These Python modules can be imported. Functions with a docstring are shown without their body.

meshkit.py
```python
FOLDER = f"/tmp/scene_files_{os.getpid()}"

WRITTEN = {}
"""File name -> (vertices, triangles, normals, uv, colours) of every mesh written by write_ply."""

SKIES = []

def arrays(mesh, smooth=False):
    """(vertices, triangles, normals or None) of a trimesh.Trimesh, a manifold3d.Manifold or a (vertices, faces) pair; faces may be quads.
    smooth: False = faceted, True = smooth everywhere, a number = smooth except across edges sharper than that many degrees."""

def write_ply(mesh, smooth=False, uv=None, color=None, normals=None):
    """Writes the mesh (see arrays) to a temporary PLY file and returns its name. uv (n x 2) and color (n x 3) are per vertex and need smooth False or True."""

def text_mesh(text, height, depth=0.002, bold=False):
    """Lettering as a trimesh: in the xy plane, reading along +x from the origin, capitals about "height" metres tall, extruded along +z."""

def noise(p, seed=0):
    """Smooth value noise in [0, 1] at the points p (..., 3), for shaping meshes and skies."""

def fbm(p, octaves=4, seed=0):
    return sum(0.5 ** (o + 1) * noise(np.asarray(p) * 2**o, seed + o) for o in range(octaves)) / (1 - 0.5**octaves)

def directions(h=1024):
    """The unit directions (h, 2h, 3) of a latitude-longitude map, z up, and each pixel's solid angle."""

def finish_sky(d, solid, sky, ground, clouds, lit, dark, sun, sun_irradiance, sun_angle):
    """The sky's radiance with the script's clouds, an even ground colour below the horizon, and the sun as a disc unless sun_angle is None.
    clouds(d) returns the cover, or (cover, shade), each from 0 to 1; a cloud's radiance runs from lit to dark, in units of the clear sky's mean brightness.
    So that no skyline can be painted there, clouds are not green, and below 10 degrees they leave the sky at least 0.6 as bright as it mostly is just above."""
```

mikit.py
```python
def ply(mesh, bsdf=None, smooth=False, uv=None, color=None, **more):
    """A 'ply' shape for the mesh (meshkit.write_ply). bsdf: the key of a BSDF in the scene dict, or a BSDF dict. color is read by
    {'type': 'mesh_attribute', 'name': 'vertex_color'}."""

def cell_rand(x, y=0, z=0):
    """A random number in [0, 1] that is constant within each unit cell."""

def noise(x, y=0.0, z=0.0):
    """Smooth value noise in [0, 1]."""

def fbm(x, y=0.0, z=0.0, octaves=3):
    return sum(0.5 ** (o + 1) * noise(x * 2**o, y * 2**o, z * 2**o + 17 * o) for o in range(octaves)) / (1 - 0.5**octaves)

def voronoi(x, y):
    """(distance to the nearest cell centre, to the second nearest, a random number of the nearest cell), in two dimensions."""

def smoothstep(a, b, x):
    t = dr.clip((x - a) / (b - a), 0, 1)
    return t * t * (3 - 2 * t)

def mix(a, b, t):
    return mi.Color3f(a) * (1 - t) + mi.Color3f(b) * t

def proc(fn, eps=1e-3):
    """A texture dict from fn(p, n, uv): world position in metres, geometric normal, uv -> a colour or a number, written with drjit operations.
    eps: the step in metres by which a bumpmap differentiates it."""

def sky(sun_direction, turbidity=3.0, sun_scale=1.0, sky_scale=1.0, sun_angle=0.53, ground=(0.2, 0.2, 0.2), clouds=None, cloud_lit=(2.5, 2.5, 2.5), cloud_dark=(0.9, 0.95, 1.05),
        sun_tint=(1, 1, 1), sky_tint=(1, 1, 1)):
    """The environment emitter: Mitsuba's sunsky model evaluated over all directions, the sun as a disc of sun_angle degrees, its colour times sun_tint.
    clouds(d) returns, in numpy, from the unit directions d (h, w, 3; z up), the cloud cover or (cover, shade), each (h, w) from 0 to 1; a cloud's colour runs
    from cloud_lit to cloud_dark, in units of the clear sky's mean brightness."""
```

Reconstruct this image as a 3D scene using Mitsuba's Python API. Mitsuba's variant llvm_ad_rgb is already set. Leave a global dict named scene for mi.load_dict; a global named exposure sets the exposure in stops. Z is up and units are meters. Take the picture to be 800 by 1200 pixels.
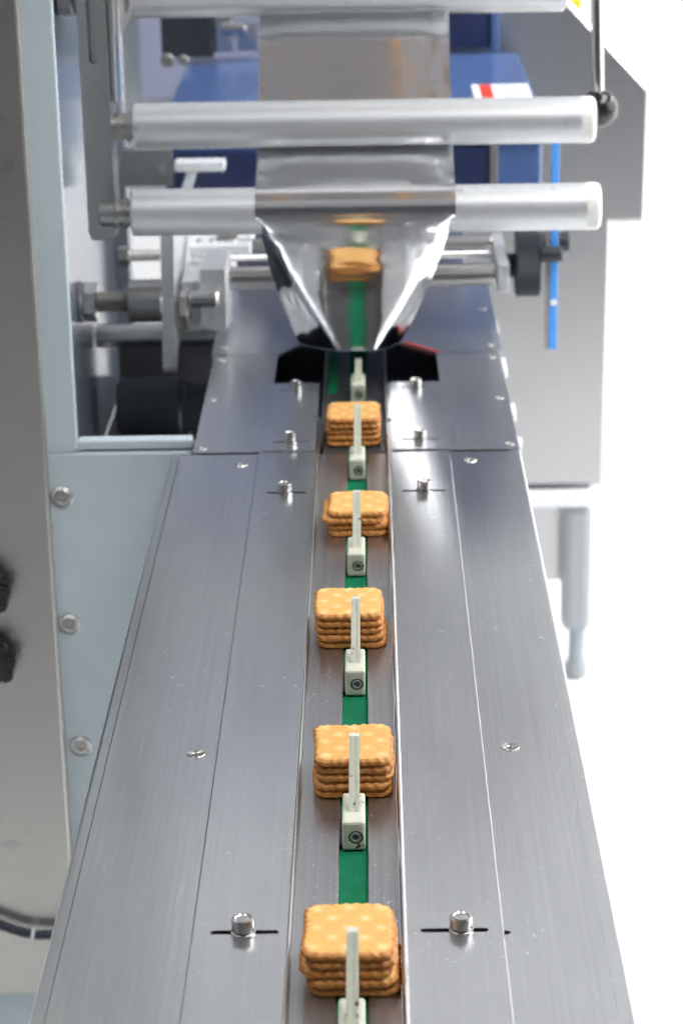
import math, random
import numpy as np
import trimesh, mitsuba as mi, drjit as dr
import mikit
from mikit import proc, noise, fbm, cell_rand, smoothstep, mix
from meshkit import text_mesh
import shapely.geometry as sg
from shapely.ops import unary_union

rng = np.random.default_rng(7)
T = mi.ScalarTransform4f
scene, labels = {}, {}

# ---------------------------------------------------------------- camera, light, exposure
RIGHT = np.array([0.9998171, 0.00933641, -0.01669108])
DOWN = np.array([-0.01259824, -0.33510429, -0.94209681])
FWD = np.array([-0.01438905, 0.94213478, -0.33492537])
EYE = np.array([0.0, 0.0, 0.640])
exposure = 0.35
scene['camera'] = {
    'type': 'thinlens', 'fov': 2 * math.degrees(math.atan(400 / 2725.6)), 'fov_axis': 'x',
    'aperture_radius': 0.0036, 'focus_distance': 1.50, 'near_clip': 0.05, 'far_clip': 60.0,
    'to_world': T().look_at(origin=EYE.tolist(), target=(EYE + FWD).tolist(), up=(-DOWN).tolist())}


def rgb(r, g, b):
    return {'type': 'rgb', 'value': [r, g, b]}


def soft_lamp(key, centre, u, v, power, tint=(1.0, 1.0, 1.0), label='', parts=True):
    """A studio softbox: a shallow housing and a diffuser that gives off the light along u x v."""
    c, u, v = np.array(centre, float), np.array(u, float), np.array(v, float)
    n = np.cross(u, v); n /= np.linalg.norm(n)
    d = np.array([c - u - v, c + u - v, c + u + v, c - u + v])
    scene[key + '__diffuser'] = mikit.ply((d + n * 0.012, np.array([[0, 1, 2, 3]])), 'paper_white',
                                          emitter={'type': 'area', 'radiance': rgb(*(power * t for t in tint))})
    b = d - n * 0.12
    vv = np.vstack([d, b])
    ff = np.array([[4, 7, 6, 5], [0, 1, 2, 3], [0, 4, 5, 1], [1, 5, 6, 2], [2, 6, 7, 3], [3, 7, 4, 0]])
    scene[key + '__housing'] = mikit.ply((vv, ff), 'matt_black')
    labels[key] = {'label': label, 'category': 'studio lamp'}


# overhead softbox, an added lamp that whitens the sweep on the right, a tall lamp on the right
soft_lamp('overhead_softbox', (1.15, 1.5, 2.3), (0.65, 0, 0.12), (0, -1.3, 0), 6.5, (1.0, 0.99, 0.97), 'long overhead softbox out of frame above and right of the conveyor')
soft_lamp('overhead_softbox_001', (-1.15, 1.3, 2.3), (0.55, 0, -0.10), (0, -1.2, 0), 3.0, (0.94, 0.98, 1.0), 'long overhead softbox out of frame above and left of the conveyor')
soft_lamp('added_sweep_lamp', (3.5, 4.2, 2.15), (1.1, 0, 0.35), (0, -1.7, 0), 8.0, (1.0, 1.0, 1.0), 'added lamp out of frame at right that whitens the sweep')
soft_lamp('side_softbox', (2.2, 1.7, 0.75), (0, -0.9, 0), (-0.25, 0, 0.8), 1.6, (0.97, 0.99, 1.0), 'tall softbox out of frame standing right of the conveyor')

# ---------------------------------------------------------------- materials
BS = {}


def bsdf(key, **kw):
    scene[key] = {'type': 'twosided', 'b': {'type': 'principled', **kw}}


def grain(base, amp, warm=0.0, scratch=0.0, blotch=0.05):
    """Brushed metal: fine grain along y, slow blotches, a few scratches."""
    def fn(p, n, uv):
        g = noise(p.x * 2600, p.y * 14, p.z * 2600) - 0.5
        g2 = noise(p.x * 700, p.y * 5, p.z * 700 + 9) - 0.5
        b = fbm(p.x * 22, p.y * 5, p.z * 22) - 0.5
        k = 1 + amp * (g + 0.8 * g2) + blotch * 2 * b
        c = mi.Color3f(base) * k
        if scratch:
            line = mi.Float(0)
            for k, (fx, fy, lim, wd) in enumerate(((13.0, 8.0, 0.45, 0.00012), (9.0, 17.0, 0.35, 0.00010), (21.0, 11.0, 0.30, 0.00009))):
                X, Y = p.x * fx + 0.37 * k + 3, p.y * fy + 0.21 * k
                cx, cy = dr.floor(X), dr.floor(Y)
                r1, r2, r3, r4 = (cell_rand(cx, cy, 10 * k + j) for j in range(4))
                lx, ly = (X - cx - 0.3 - 0.4 * r1) / fx, (Y - cy - 0.3 - 0.4 * r2) / fy
                an = 1.5708 + (r3 - 0.5) * 2.2
                ca, sa = dr.cos(an), dr.sin(an)
                t, q = lx * ca + ly * sa, ly * ca - lx * sa + 0.6 * dr.square(lx * ca + ly * sa)
                ln = 0.004 + 0.020 * r4 * r4
                on = (1 - smoothstep(wd * 0.5, wd * 1.5, dr.abs(q))) * (1 - smoothstep(0.5 * ln, ln, dr.abs(t)))
                line = dr.maximum(line, on * dr.select(r1 * 0.5 + r4 * 0.5 > lim, 1.0, 0.0))
            dots = smoothstep(0.93, 0.97, noise(p.x * 420, p.y * 420, 3.0)) * smoothstep(0.45, 0.7, noise(p.x * 14, p.y * 9, 1.0))
            c = c * (1 + scratch * line + 1.2 * scratch * dots)
        return c
    return proc(fn)


def rough(base, amp):
    return proc(lambda p, n, uv: base + amp * (noise(p.x * 1500, p.y * 10, p.z * 1500) - 0.5) + amp * (fbm(p.x * 25, p.y * 9, p.z * 25) - 0.5))


scene['deck_steel'] = {'type': 'twosided', 'b': {'type': 'principled', 'base_color': grain((0.635, 0.65, 0.665), 0.09, scratch=0.45, blotch=0.09),
                       'metallic': 0.94, 'roughness': rough(0.22, 0.06), 'specular': 0.5}}
scene['polished_steel'] = {'type': 'twosided', 'b': {'type': 'principled', 'base_color': grain((0.635, 0.65, 0.665), 0.05, blotch=0.08),
                           'metallic': 0.92, 'roughness': rough(0.25, 0.06)}}
scene['channel_steel'] = {'type': 'twosided', 'b': {'type': 'principled', 'base_color': grain((0.52, 0.525, 0.54), 0.12, scratch=0.8, blotch=0.12),
                          'metallic': 1.0, 'roughness': rough(0.34, 0.08)}}
bsdf('crumb', base_color=rgb(0.62, 0.45, 0.25), roughness=0.7)
bsdf('zinc', base_color=rgb(0.42, 0.42, 0.41), metallic=0.45, roughness=0.3)
bsdf('bright_steel', base_color=rgb(0.66, 0.65, 0.63), metallic=1.0, roughness=0.18)
bsdf('dull_steel', base_color=rgb(0.50, 0.49, 0.47), metallic=1.0, roughness=0.34)
scene['satin_aluminium'] = {'type': 'twosided', 'b': {'type': 'principled', 'base_color': proc(lambda p, n, uv: mi.Color3f(0.72, 0.735, 0.75) * (
    1 + 0.04 * (noise(p.x * 300, p.y * 300, p.z * 300) - 0.5) + 0.05 * (fbm(p.x * 30, p.y * 30, p.z * 30) - 0.5)
    - 0.28 * smoothstep(0.70, 0.80, fbm(p.x * 95, p.y * 60, p.z * 60 + 3)) * smoothstep(0.52, 0.72, noise(p.x * 19 + 7.3, p.y * 20, p.z * 20)))),
    'metallic': 0.62, 'roughness': 0.38}}
bsdf('nylon_white', base_color=rgb(0.82, 0.81, 0.78), roughness=0.45, specular=0.4)
scene['pale_paint'] = {'type': 'twosided', 'b': {'type': 'principled', 'base_color': proc(lambda p, n, uv: mi.Color3f(0.47, 0.54, 0.575) * (
    1 + 0.05 * (fbm(p.x * 14, p.y * 14, p.z * 14) - 0.5) + 0.05 * (noise(p.x * 900, p.y * 900, p.z * 900) - 0.5))), 'roughness': 0.38, 'specular': 0.5}}
bsdf('pane_paint', base_color=rgb(0.11, 0.135, 0.165), roughness=0.13, specular=0.6)
bsdf('motor_paint', base_color=rgb(0.040, 0.047, 0.060), roughness=0.42)
bsdf('recess_shade', base_color=rgb(0.10, 0.10, 0.11), roughness=0.5)  # dark grey carries part of the shade inside the left recess
bsdf('bed_dark', base_color=rgb(0.035, 0.035, 0.040), roughness=0.35)
bsdf('leg_paint', base_color=rgb(0.36, 0.39, 0.41), roughness=0.4)
bsdf('white_paint', base_color=rgb(0.80, 0.82, 0.84), roughness=0.35)
scene['cover_steel'] = {'type': 'twosided', 'b': {'type': 'principled', 'base_color': proc(lambda p, n, uv: mi.Color3f(0.53, 0.515, 0.485) * (
    1 + 0.10 * (noise(p.x * 12, p.y, p.z * 1900) - 0.5) + 0.12 * (fbm(p.x * 9, p.y * 9, p.z * 9) - 0.5)
    - 0.18 * smoothstep(0.62, 0.75, fbm(p.x * 60, 2.0, p.z * 75)) * smoothstep(0.6, 0.8, noise(p.x * 17, 0.0, p.z * 13)))),
    'metallic': 1.0, 'roughness': rough(0.36, 0.08)}}
scene['panel_steel'] = {'type': 'twosided', 'b': {'type': 'principled', 'base_color': proc(lambda p, n, uv: mi.Color3f(0.51, 0.512, 0.515) * (
    1 + 0.07 * (noise(p.x * 9, p.y, p.z * 1500) - 0.5) + 0.06 * (fbm(p.x * 7, p.y * 7, p.z * 7) - 0.5))), 'metallic': 1.0, 'roughness': 0.30}}
bsdf('matt_black', base_color=rgb(0.014, 0.015, 0.018), roughness=0.55)
scene['rubber_black'] = {'type': 'twosided', 'b': {'type': 'principled', 'base_color': proc(lambda p, n, uv: mi.Color3f(0.020, 0.024, 0.032) * (
    1 + 0.9 * (fbm(p.x * 60, p.y * 60, p.z * 60) - 0.4))), 'roughness': 0.5}}
bsdf('ball_black', base_color=rgb(0.008, 0.008, 0.010), roughness=0.12, clearcoat=0.6, clearcoat_gloss=0.95)
bsdf('blue_paint', base_color=rgb(0.072, 0.125, 0.29), roughness=0.16, specular=0.6)
bsdf('lavender_paint', base_color=rgb(0.32, 0.34, 0.46), roughness=0.25)
bsdf('navy_paint', base_color=rgb(0.020, 0.030, 0.090), roughness=0.2)
bsdf('acrylic_blue', base_color=rgb(0.10, 0.36, 0.90), roughness=0.25)
bsdf('acrylic_brown', base_color=rgb(0.34, 0.31, 0.29), roughness=0.3)
bsdf('ochre_paint', base_color=rgb(0.72, 0.34, 0.05), roughness=0.4)
bsdf('red_print', base_color=rgb(0.75, 0.05, 0.03), roughness=0.45)
bsdf('yellow_print', base_color=rgb(0.90, 0.62, 0.03), roughness=0.4)
bsdf('paper_white', base_color=rgb(0.86, 0.86, 0.86), roughness=0.6)
bsdf('ink_grey', base_color=rgb(0.35, 0.37, 0.42), roughness=0.6)
scene['green_belt'] = {'type': 'twosided', 'b': {'type': 'principled', 'base_color': proc(lambda p, n, uv: mi.Color3f(0.003, 0.125, 0.055) * (
    1 + 0.35 * (fbm(p.x * 150, p.y * 60, 1.0) - 0.5) + 0.2 * (noise(p.x * 2000, p.y * 2000) - 0.5))), 'roughness': 0.7, 'specular': 0.15}}
scene['lug_plastic'] = {'type': 'twosided', 'b': {'type': 'principled', 'base_color': proc(lambda p, n, uv: mix(
    mi.Color3f(0.50, 0.51, 0.415) * (1 + 0.15 * (fbm(p.x * 120, p.y * 120, p.z * 120) - 0.5)), mi.Color3f(0.03, 0.03, 0.025),
    smoothstep(0.66, 0.73, fbm(p.x * 330, p.y * 260, p.z * 210)) * smoothstep(0.5, 0.62, noise(p.x * 90, p.y * 13, p.z * 80)))), 'roughness': 0.4, 'specular': 0.45}}
scene['cracker_crust'] = {'type': 'twosided', 'b': {'type': 'principled', 'base_color': {'type': 'mesh_attribute', 'name': 'vertex_color'}, 'roughness': 0.55, 'specular': 0.35}}
scene['foil'] = {'type': 'twosided', 'b': {'type': 'principled', 'base_color': proc(lambda p, n, uv: mi.Color3f(0.89, 0.89, 0.90) * (
    1 + 0.05 * (noise(p.x * 60, p.y * 500, p.z * 700) - 0.5))), 'metallic': 1.0, 'roughness': 0.095}}
scene['studio_white'] = {'type': 'twosided', 'b': {'type': 'diffuse', 'reflectance': rgb(0.88, 0.88, 0.88)}}
scene['hall_grey'] = {'type': 'twosided', 'b': {'type': 'diffuse', 'reflectance': rgb(0.42, 0.43, 0.45)}}
scene['hall_light'] = {'type': 'twosided', 'b': {'type': 'diffuse', 'reflectance': rgb(0.62, 0.62, 0.63)}}
scene['blocker_grey'] = {'type': 'twosided', 'b': {'type': 'diffuse', 'reflectance': rgb(0.30, 0.30, 0.31)}}
scene['hall_dark'] = {'type': 'twosided', 'b': {'type': 'diffuse', 'reflectance': rgb(0.16, 0.16, 0.17)}}


# ---------------------------------------------------------------- mesh helpers
def put(key, mesh, mat, smooth=False, **kw):
    k, i = key, 0
    while k in scene:
        i += 1
        k = f'{key}_{i:03d}'
    scene[k] = mikit.ply(mesh, mat, smooth, **kw)
    return k


def cat(*m):
    return trimesh.util.concatenate(list(m))


def rbox(x0, x1, y0, y1, z0, z1, r=0.0015):
    """A box with rounded edges (two facets per edge)."""
    r = min(r, 0.49 * (x1 - x0), 0.49 * (y1 - y0), 0.49 * (z1 - z0))
    a = np.array([[1, 0, 0], [0, 1, 0], [0, 0, 1], [.7071, .7071, 0], [.7071, 0, .7071], [0, .7071, .7071], [.577, .577, .577]])
    pts = []
    for sx in (-1, 1):
        for sy in (-1, 1):
            for sz in (-1, 1):
                s = np.array([sx, sy, sz])
                c = np.array([x1 if sx > 0 else x0, y1 if sy > 0 else y0, z1 if sz > 0 else z0]) - s * r
                pts.append(c + a * s * r)
    return trimesh.convex.convex_hull(np.vstack(pts))


def lathe(profile, origin, axis, n=40):
    """profile: (radius, along) pairs, closed at both ends by radius 0."""
    prof = np.array(profile, float)
    ax = np.array(axis, float); ax /= np.linalg.norm(ax)
    u = np.cross(ax, [0, 0, 1] if abs(ax[2]) < 0.9 else [1, 0, 0]); u /= np.linalg.norm(u)
    w = np.cross(ax, u)
    th = np.arange(n) * 2 * np.pi / n
    ring = np.cos(th)[:, None] * u + np.sin(th)[:, None] * w
    v = (np.array(origin, float) + prof[:, None, 1:2] * ax + prof[:, None, 0:1] * ring[None]).reshape(-1, 3)
    f = []
    m = len(prof)
    i = np.arange(n); j = (i + 1) % n
    for k in range(m - 1):
        a, b = k * n, (k + 1) * n
        f.append(np.stack([a + i, a + j, b + j], 1)); f.append(np.stack([a + i, b + j, b + i], 1))
    mesh = trimesh.Trimesh(v, np.vstack(f), process=False)
    mesh.merge_vertices()
    mesh.update_faces(mesh.nondegenerate_faces())
    trimesh.repair.fix_normals(mesh)
    return mesh


def rod(p0, p1, r, b=0.001, n=40):
    p0, p1 = np.array(p0, float), np.array(p1, float)
    L = np.linalg.norm(p1 - p0)
    return lathe([(0, 0), (r - b, 0), (r, b), (r, L - b), (r - b, L), (0, L)], p0, p1 - p0, n)


def thread(p0, p1, r, pitch=0.0015):
    p0, p1 = np.array(p0, float), np.array(p1, float)
    L = np.linalg.norm(p1 - p0)
    prof = [(0, 0)]
    for i in range(int(L / pitch)):
        prof += [(r * 0.88, i * pitch), (r, (i + .5) * pitch)]
    prof += [(r * .88, L), (0, L)]
    return lathe(prof, p0, p1 - p0, 24)


def extr_z(poly, z0, z1):
    m = trimesh.creation.extrude_polygon(poly, z1 - z0)
    m.apply_translation([0, 0, z0])
    return m


def extr_y(pts, y0, y1):
    """Closed polygon of (x, z) extruded along y."""
    m = trimesh.creation.extrude_polygon(sg.Polygon(pts), y1 - y0)
    v = m.vertices.copy()
    m.vertices = np.stack([v[:, 0], y1 - v[:, 2], v[:, 1]], 1)
    trimesh.repair.fix_normals(m)
    return m


def extr_x(pts, x0, x1):
    m = trimesh.creation.extrude_polygon(sg.Polygon(pts), x1 - x0)
    v = m.vertices.copy()
    m.vertices = np.stack([x0 + v[:, 2], v[:, 0], v[:, 1]], 1)
    trimesh.repair.fix_normals(m)
    return m


def hexa(p0, axis, af, h, bev=0.0008, turn=0.0):
    """A hexagonal prism with bevelled ends (across flats af)."""
    R = af / math.sqrt(3)
    m = lathe([(0, 0), (R - bev * 1.6, 0), (R, bev), (R, h - bev), (R - bev * 1.6, h), (0, h)], (0, 0, 0), (0, 0, 1), 6)
    m.apply_transform(trimesh.transformations.rotation_matrix(turn, [0, 0, 1]))
    m.apply_transform(trimesh.geometry.align_vectors([0, 0, 1], axis))
    m.apply_translation(p0)
    return m


def hole(x, y, r, n=24):
    return sg.Point(x, y).buffer(r, quad_segs=n // 4)


def slot(xa, xb, y, w):
    return sg.LineString([(xa, y), (xb, y)]).buffer(w / 2, quad_segs=6)


def countersunk(x, y, z, r=0.0060, axis=(0, 0, 1)):
    """Countersunk screw: a thin bright rim, a shallow cone and a deep hexagon socket."""
    prof = [(0, -0.004), (r * 0.55, -0.004), (r * 0.97, -0.0004), (r, 0.0002), (r * 0.93, 0.0007), (r * 0.80, 0.0004), (r * 0.52, 0.0001), (r * 0.42, -0.0004), (r * 0.42, -0.0034), (0, -0.0034)]
    return lathe(prof, (x, y, z), axis, 28)


# ---------------------------------------------------------------- setting
def sweep():
    """Floor that curves up into the rear wall."""
    pts = [(1.3, -0.725)] + [(7.0 + 0.7 * math.sin(a), -0.025 - 0.7 * math.cos(a)) for a in np.linspace(0, math.pi / 2, 14)] + [(7.7, 0.35)]
    v, f = [], []
    for y, z in pts:
        v += [(-4.0, y, z), (5.0, y, z)]
    for i in range(len(pts) - 1):
        f.append([2 * i, 2 * i + 1, 2 * i + 3, 2 * i + 2])
    return np.array(v), np.array(f)


scene['backdrop'] = mikit.ply(sweep(), 'studio_white', True)
scene['ceiling'] = mikit.ply((np.array([[-4, -4, 2.6], [5, -4, 2.6], [5, 7.7, 2.6], [-4, 7.7, 2.6]]), np.array([[0, 3, 2, 1]])), 'hall_light')
scene['far_wall'] = mikit.ply((np.array([[-4, 7.75, -.725], [5, 7.75, -.725], [5, 7.75, 2.6], [-4, 7.75, 2.6]]), np.array([[0, 1, 2, 3]])), 'studio_white')
scene['hall_floor'] = mikit.ply((np.array([[-4, -4, -.729], [5, -4, -.729], [5, 7.7, -.729], [-4, 7.7, -.729]]), np.array([[0, 1, 2, 3]])), 'hall_grey')
scene['rear_wall'] = mikit.ply((np.array([[-4, -4, -.725], [5, -4, -.725], [5, -4, 2.6], [-4, -4, 2.6]]), np.array([[0, 1, 2, 3]])), 'hall_dark')
scene['left_wall'] = mikit.ply((np.array([[-4, -4, -.725], [-4, 7.7, -.725], [-4, 7.7, 2.6], [-4, -4, 2.6]]), np.array([[0, 1, 2, 3]])), 'hall_grey')
scene['right_wall'] = mikit.ply((np.array([[5, -4, -.725], [5, 7.7, -.725], [5, 7.7, 2.6], [5, -4, 2.6]]), np.array([[0, 1, 2, 3]])), 'studio_white')
for k, t in (('backdrop', 'plain white sweep behind and below the machine'), ('far_wall', 'white hall wall beyond the white sweep'), ('hall_floor', 'grey hall floor under the white sweep'), ('ceiling', 'pale grey ceiling above the machine'), ('rear_wall', 'dark grey wall behind the camera'),
             ('left_wall', 'grey wall left of the machine'), ('right_wall', 'white wall right of the machine')):
    labels[k] = {'label': t, 'kind': 'structure'}

# ---------------------------------------------------------------- infeed conveyor (near)
IC = 'infeed_conveyor'
labels[IC] = {'label': 'brushed steel infeed conveyor table with a narrow channel for biscuits', 'category': 'conveyor'}
Y0, Y1 = 0.62, 1.9590
XC = -0.0178
zt = 0.0
# outer plates with countersunk screws
scr_l = [(-0.116, 1.3455), (-0.1168, 1.9305), (-0.116, 0.78)]
scr_r = [(0.0845, 1.3505), (0.084, 1.934), (0.0845, 0.78)]
for (xa, xb, scr, extra) in ((-0.172, -0.1000, scr_l, []), (0.0640, 0.1205, scr_r, [])):
    pl = sg.box(xa, Y0, xb, Y1)
    for x, y in scr:
        pl = pl.difference(hole(x, y, 0.0062))
    if xa > 0:
        pl = pl.difference(slot(0.0560, 0.0688, 1.1165, 0.0042)).difference(slot(0.056, 0.0600, 1.8506, 0.0042))
    else:
        pl = pl.difference(slot(-0.0920, -0.0990, 1.1165, 0.0042))
    put(IC + '__outer_plate', extr_z(pl, -0.0042, -0.0012), 'deck_steel')
for s, xa, xb in ((-1, -0.1725, -0.1802), (1, 0.12055, 0.1300)):
    # folded lip: narrow flat, round corner, skirt
    r = 0.0026
    xo = xb
    prof = [(xa, -0.0010)] + [(xo - s * r + s * r * math.sin(a), -0.0010 - r + r * math.cos(a)) for a in np.linspace(0, math.pi / 2, 8)] + [(xo, -0.085), (xo - s * 0.0025, -0.085), (xo - s * 0.0025, -0.0062), (xa, -0.0042)]
    put(IC + '__folded_edge', extr_y(prof, Y0, Y1), 'deck_steel', 25)
# inner plates, 1.4 mm proud, with the adjusting slots
for xa, xb, sl in ((-0.1020, -0.0510, [(-0.0905, -0.0575, 1.1165), (-0.0890, -0.0595, 1.8490), (-0.0890, -0.0595, 0.7)]), (0.0146, 0.0664, [(0.0240, 0.0568, 1.1165), (0.0245, 0.0580, 1.8500), (0.0245, 0.0580, 0.7)])):
    pl = sg.box(xa, Y0, xb, Y1 + 0.001)
    for a, b, y in sl:
        pl = pl.difference(slot(a, b, y, 0.0042))
    put(IC + '__inner_plate', extr_z(pl, -0.0010, 0.0006), 'deck_steel')
# bevelled long edges of the inner plates
for s_, xe in ((-1, -0.1020), (1, 0.0664)):
    put(IC + '__plate_bevel', extr_y([(xe + s_ * 0.00005, 0.00058), (xe + s_ * 0.0008, -0.0004), (xe + s_ * 0.0008, -0.0011), (xe + s_ * 0.00005, -0.0011)], Y0, Y1 + 0.001), 'bright_steel')
# tray under the slots and plates
put(IC + '__inner_tray', cat(rbox(-0.168, -0.055, Y0 + .01, Y1 - .01, -0.075, -0.0125, 0.002), rbox(0.0185, 0.118, Y0 + .01, Y1 - .01, -0.075, -0.0125, 0.002)), 'dull_steel')
# guide rails on both sides of the channel: thin angle with a rounded top
def rail(x0, x1, ya, yb, ztop, zbot):
    r = (x1 - x0) * 0.5
    xm = 0.5 * (x0 + x1)
    prof = [(x0, zbot), (x1, zbot)] + [(xm + r * math.cos(a), ztop - r + r * math.sin(a)) for a in np.linspace(0, math.pi, 9)]
    return extr_y(prof, ya, yb)
put(IC + '__guide_rail', rail(-0.0506, -0.0486, Y0, 2.045, 0.0026, -0.014), 'bright_steel', 40)
put(IC + '__guide_rail', rail(0.0112, 0.0142, Y0, 2.040, 0.0026, -0.014), 'bright_steel', 40)
# channel floors
put(IC + '__channel_floor', rbox(-0.0484, -0.0236, Y0, 1.985, -0.0130, -0.0100, 0.0005), 'channel_steel')
put(IC + '__channel_floor', rbox(-0.0066, 0.0110, Y0, 1.985, -0.0130, -0.0100, 0.0005), 'channel_steel')
for x, y in scr_l + scr_r:
    put(IC + '__countersunk_screw', countersunk(x, y, -0.0012), 'bright_steel', 35)

def clamp_bolt(root, x, y, z, r=0.0062):
    k = put(root + '__clamp_bolt', cat(lathe([(0, 0), (r, 0.0), (r, 0.0055), (r * 0.93, 0.0064), (r * 0.72, 0.0067), (r * 0.6, 0.0060), (r * 0.3, 0.0062), (0, 0.0060)], (x, y, z + 0.0022), (0, 0, 1), 30),
                                       lathe([(0, -0.016), (0.003, -0.016), (0.003, 0.0022), (0, 0.0022)], (x, y, z), (0, 0, 1), 16)), 'bright_steel', 35)
    scene[k + '__washer'] = mikit.ply(lathe([(0, 0), (r * 1.10, 0), (r * 1.10, 0.0011), (r * 0.8, 0.0016), (r * 0.75, 0.0022), (0, 0.0022)], (x, y, z), (0, 0, 1), 30), 'bright_steel', 35)
for x, y in ((-0.0746, 1.1165), (0.0440, 1.1170), (-0.0760, 1.8490), (0.0417, 1.8505), (-0.0746, 0.70), (0.044, 0.70)):
    clamp_bolt(IC, x, y, 0.0006)
put(IC + '__front_skirt', rbox(-0.1802, 0.13, Y1 + 0.0005, Y1 + 0.0025, -0.085, -0.014, 0.0008), 'dull_steel')

# ---------------------------------------------------------------- belt
scene['conveyor_belt'] = mikit.ply(rbox(-0.0300, 0.0000, Y0, 2.40, -0.0165, -0.0136, 0.0006), 'green_belt')
labels['conveyor_belt'] = {'label': 'green belt running in the slot along the middle of the channel', 'category': 'belt'}

# ---------------------------------------------------------------- transfer table (far)
TT = 'transfer_table'
labels[TT] = {'label': 'smooth steel transfer table beyond the infeed conveyor mirroring blue machinery', 'category': 'machine table'}
YA, YB, YS, YE = 1.962, 2.2795, 2.2815, 2.66
scr_f = [(-0.1537, 1.975), (-0.1532, 2.125), (-0.1535, 2.262), (-0.1535, 2.309), (-0.154, 2.4203), (0.1207, 1.977), (0.1197, 2.1188), (0.1192, 2.2618), (0.1197, 2.3067), (0.1188, 2.4523)]
L = sg.box(-0.1610, YA, -0.0530, YB).difference(sg.Polygon([(-0.0970, 2.176), (-0.0965, YB), (-0.06, YB + .1), (-0.04, YB + .1), (-0.04, 2.176)]))
R_ = sg.box(0.0135, YA, 0.1285, YB).difference(sg.Polygon([(0.0645, 2.172), (0.0643, YB), (0.04, YB + .1), (0.0, YB + .1), (0.0, 2.172)]))
L2 = sg.box(-0.1640, YS, -0.0450, YE).difference(sg.Polygon([(-0.0965, YS - .01), (-0.0965, YS), (-0.0740, 2.318), (-0.0, 2.40), (0, YS - .01)]))
R2 = sg.box(0.0100, YS, 0.1310, YE).difference(sg.Polygon([(0.0643, YS - .01), (0.0643, YS), (0.0310, 2.318), (-0.03, 2.40), (-0.03, YS - .01)]))
for poly in (L, R_, L2, R2):
    for x, y in scr_f:
        poly = poly.difference(hole(x, y, 0.0046))
    put(TT + '__table_plate', extr_z(poly, -0.0030, 0.0), 'polished_steel')
for x, y in scr_f:
    put(TT + '__countersunk_screw', countersunk(x, y, 0.0, 0.0045), 'bright_steel', 35)
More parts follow.
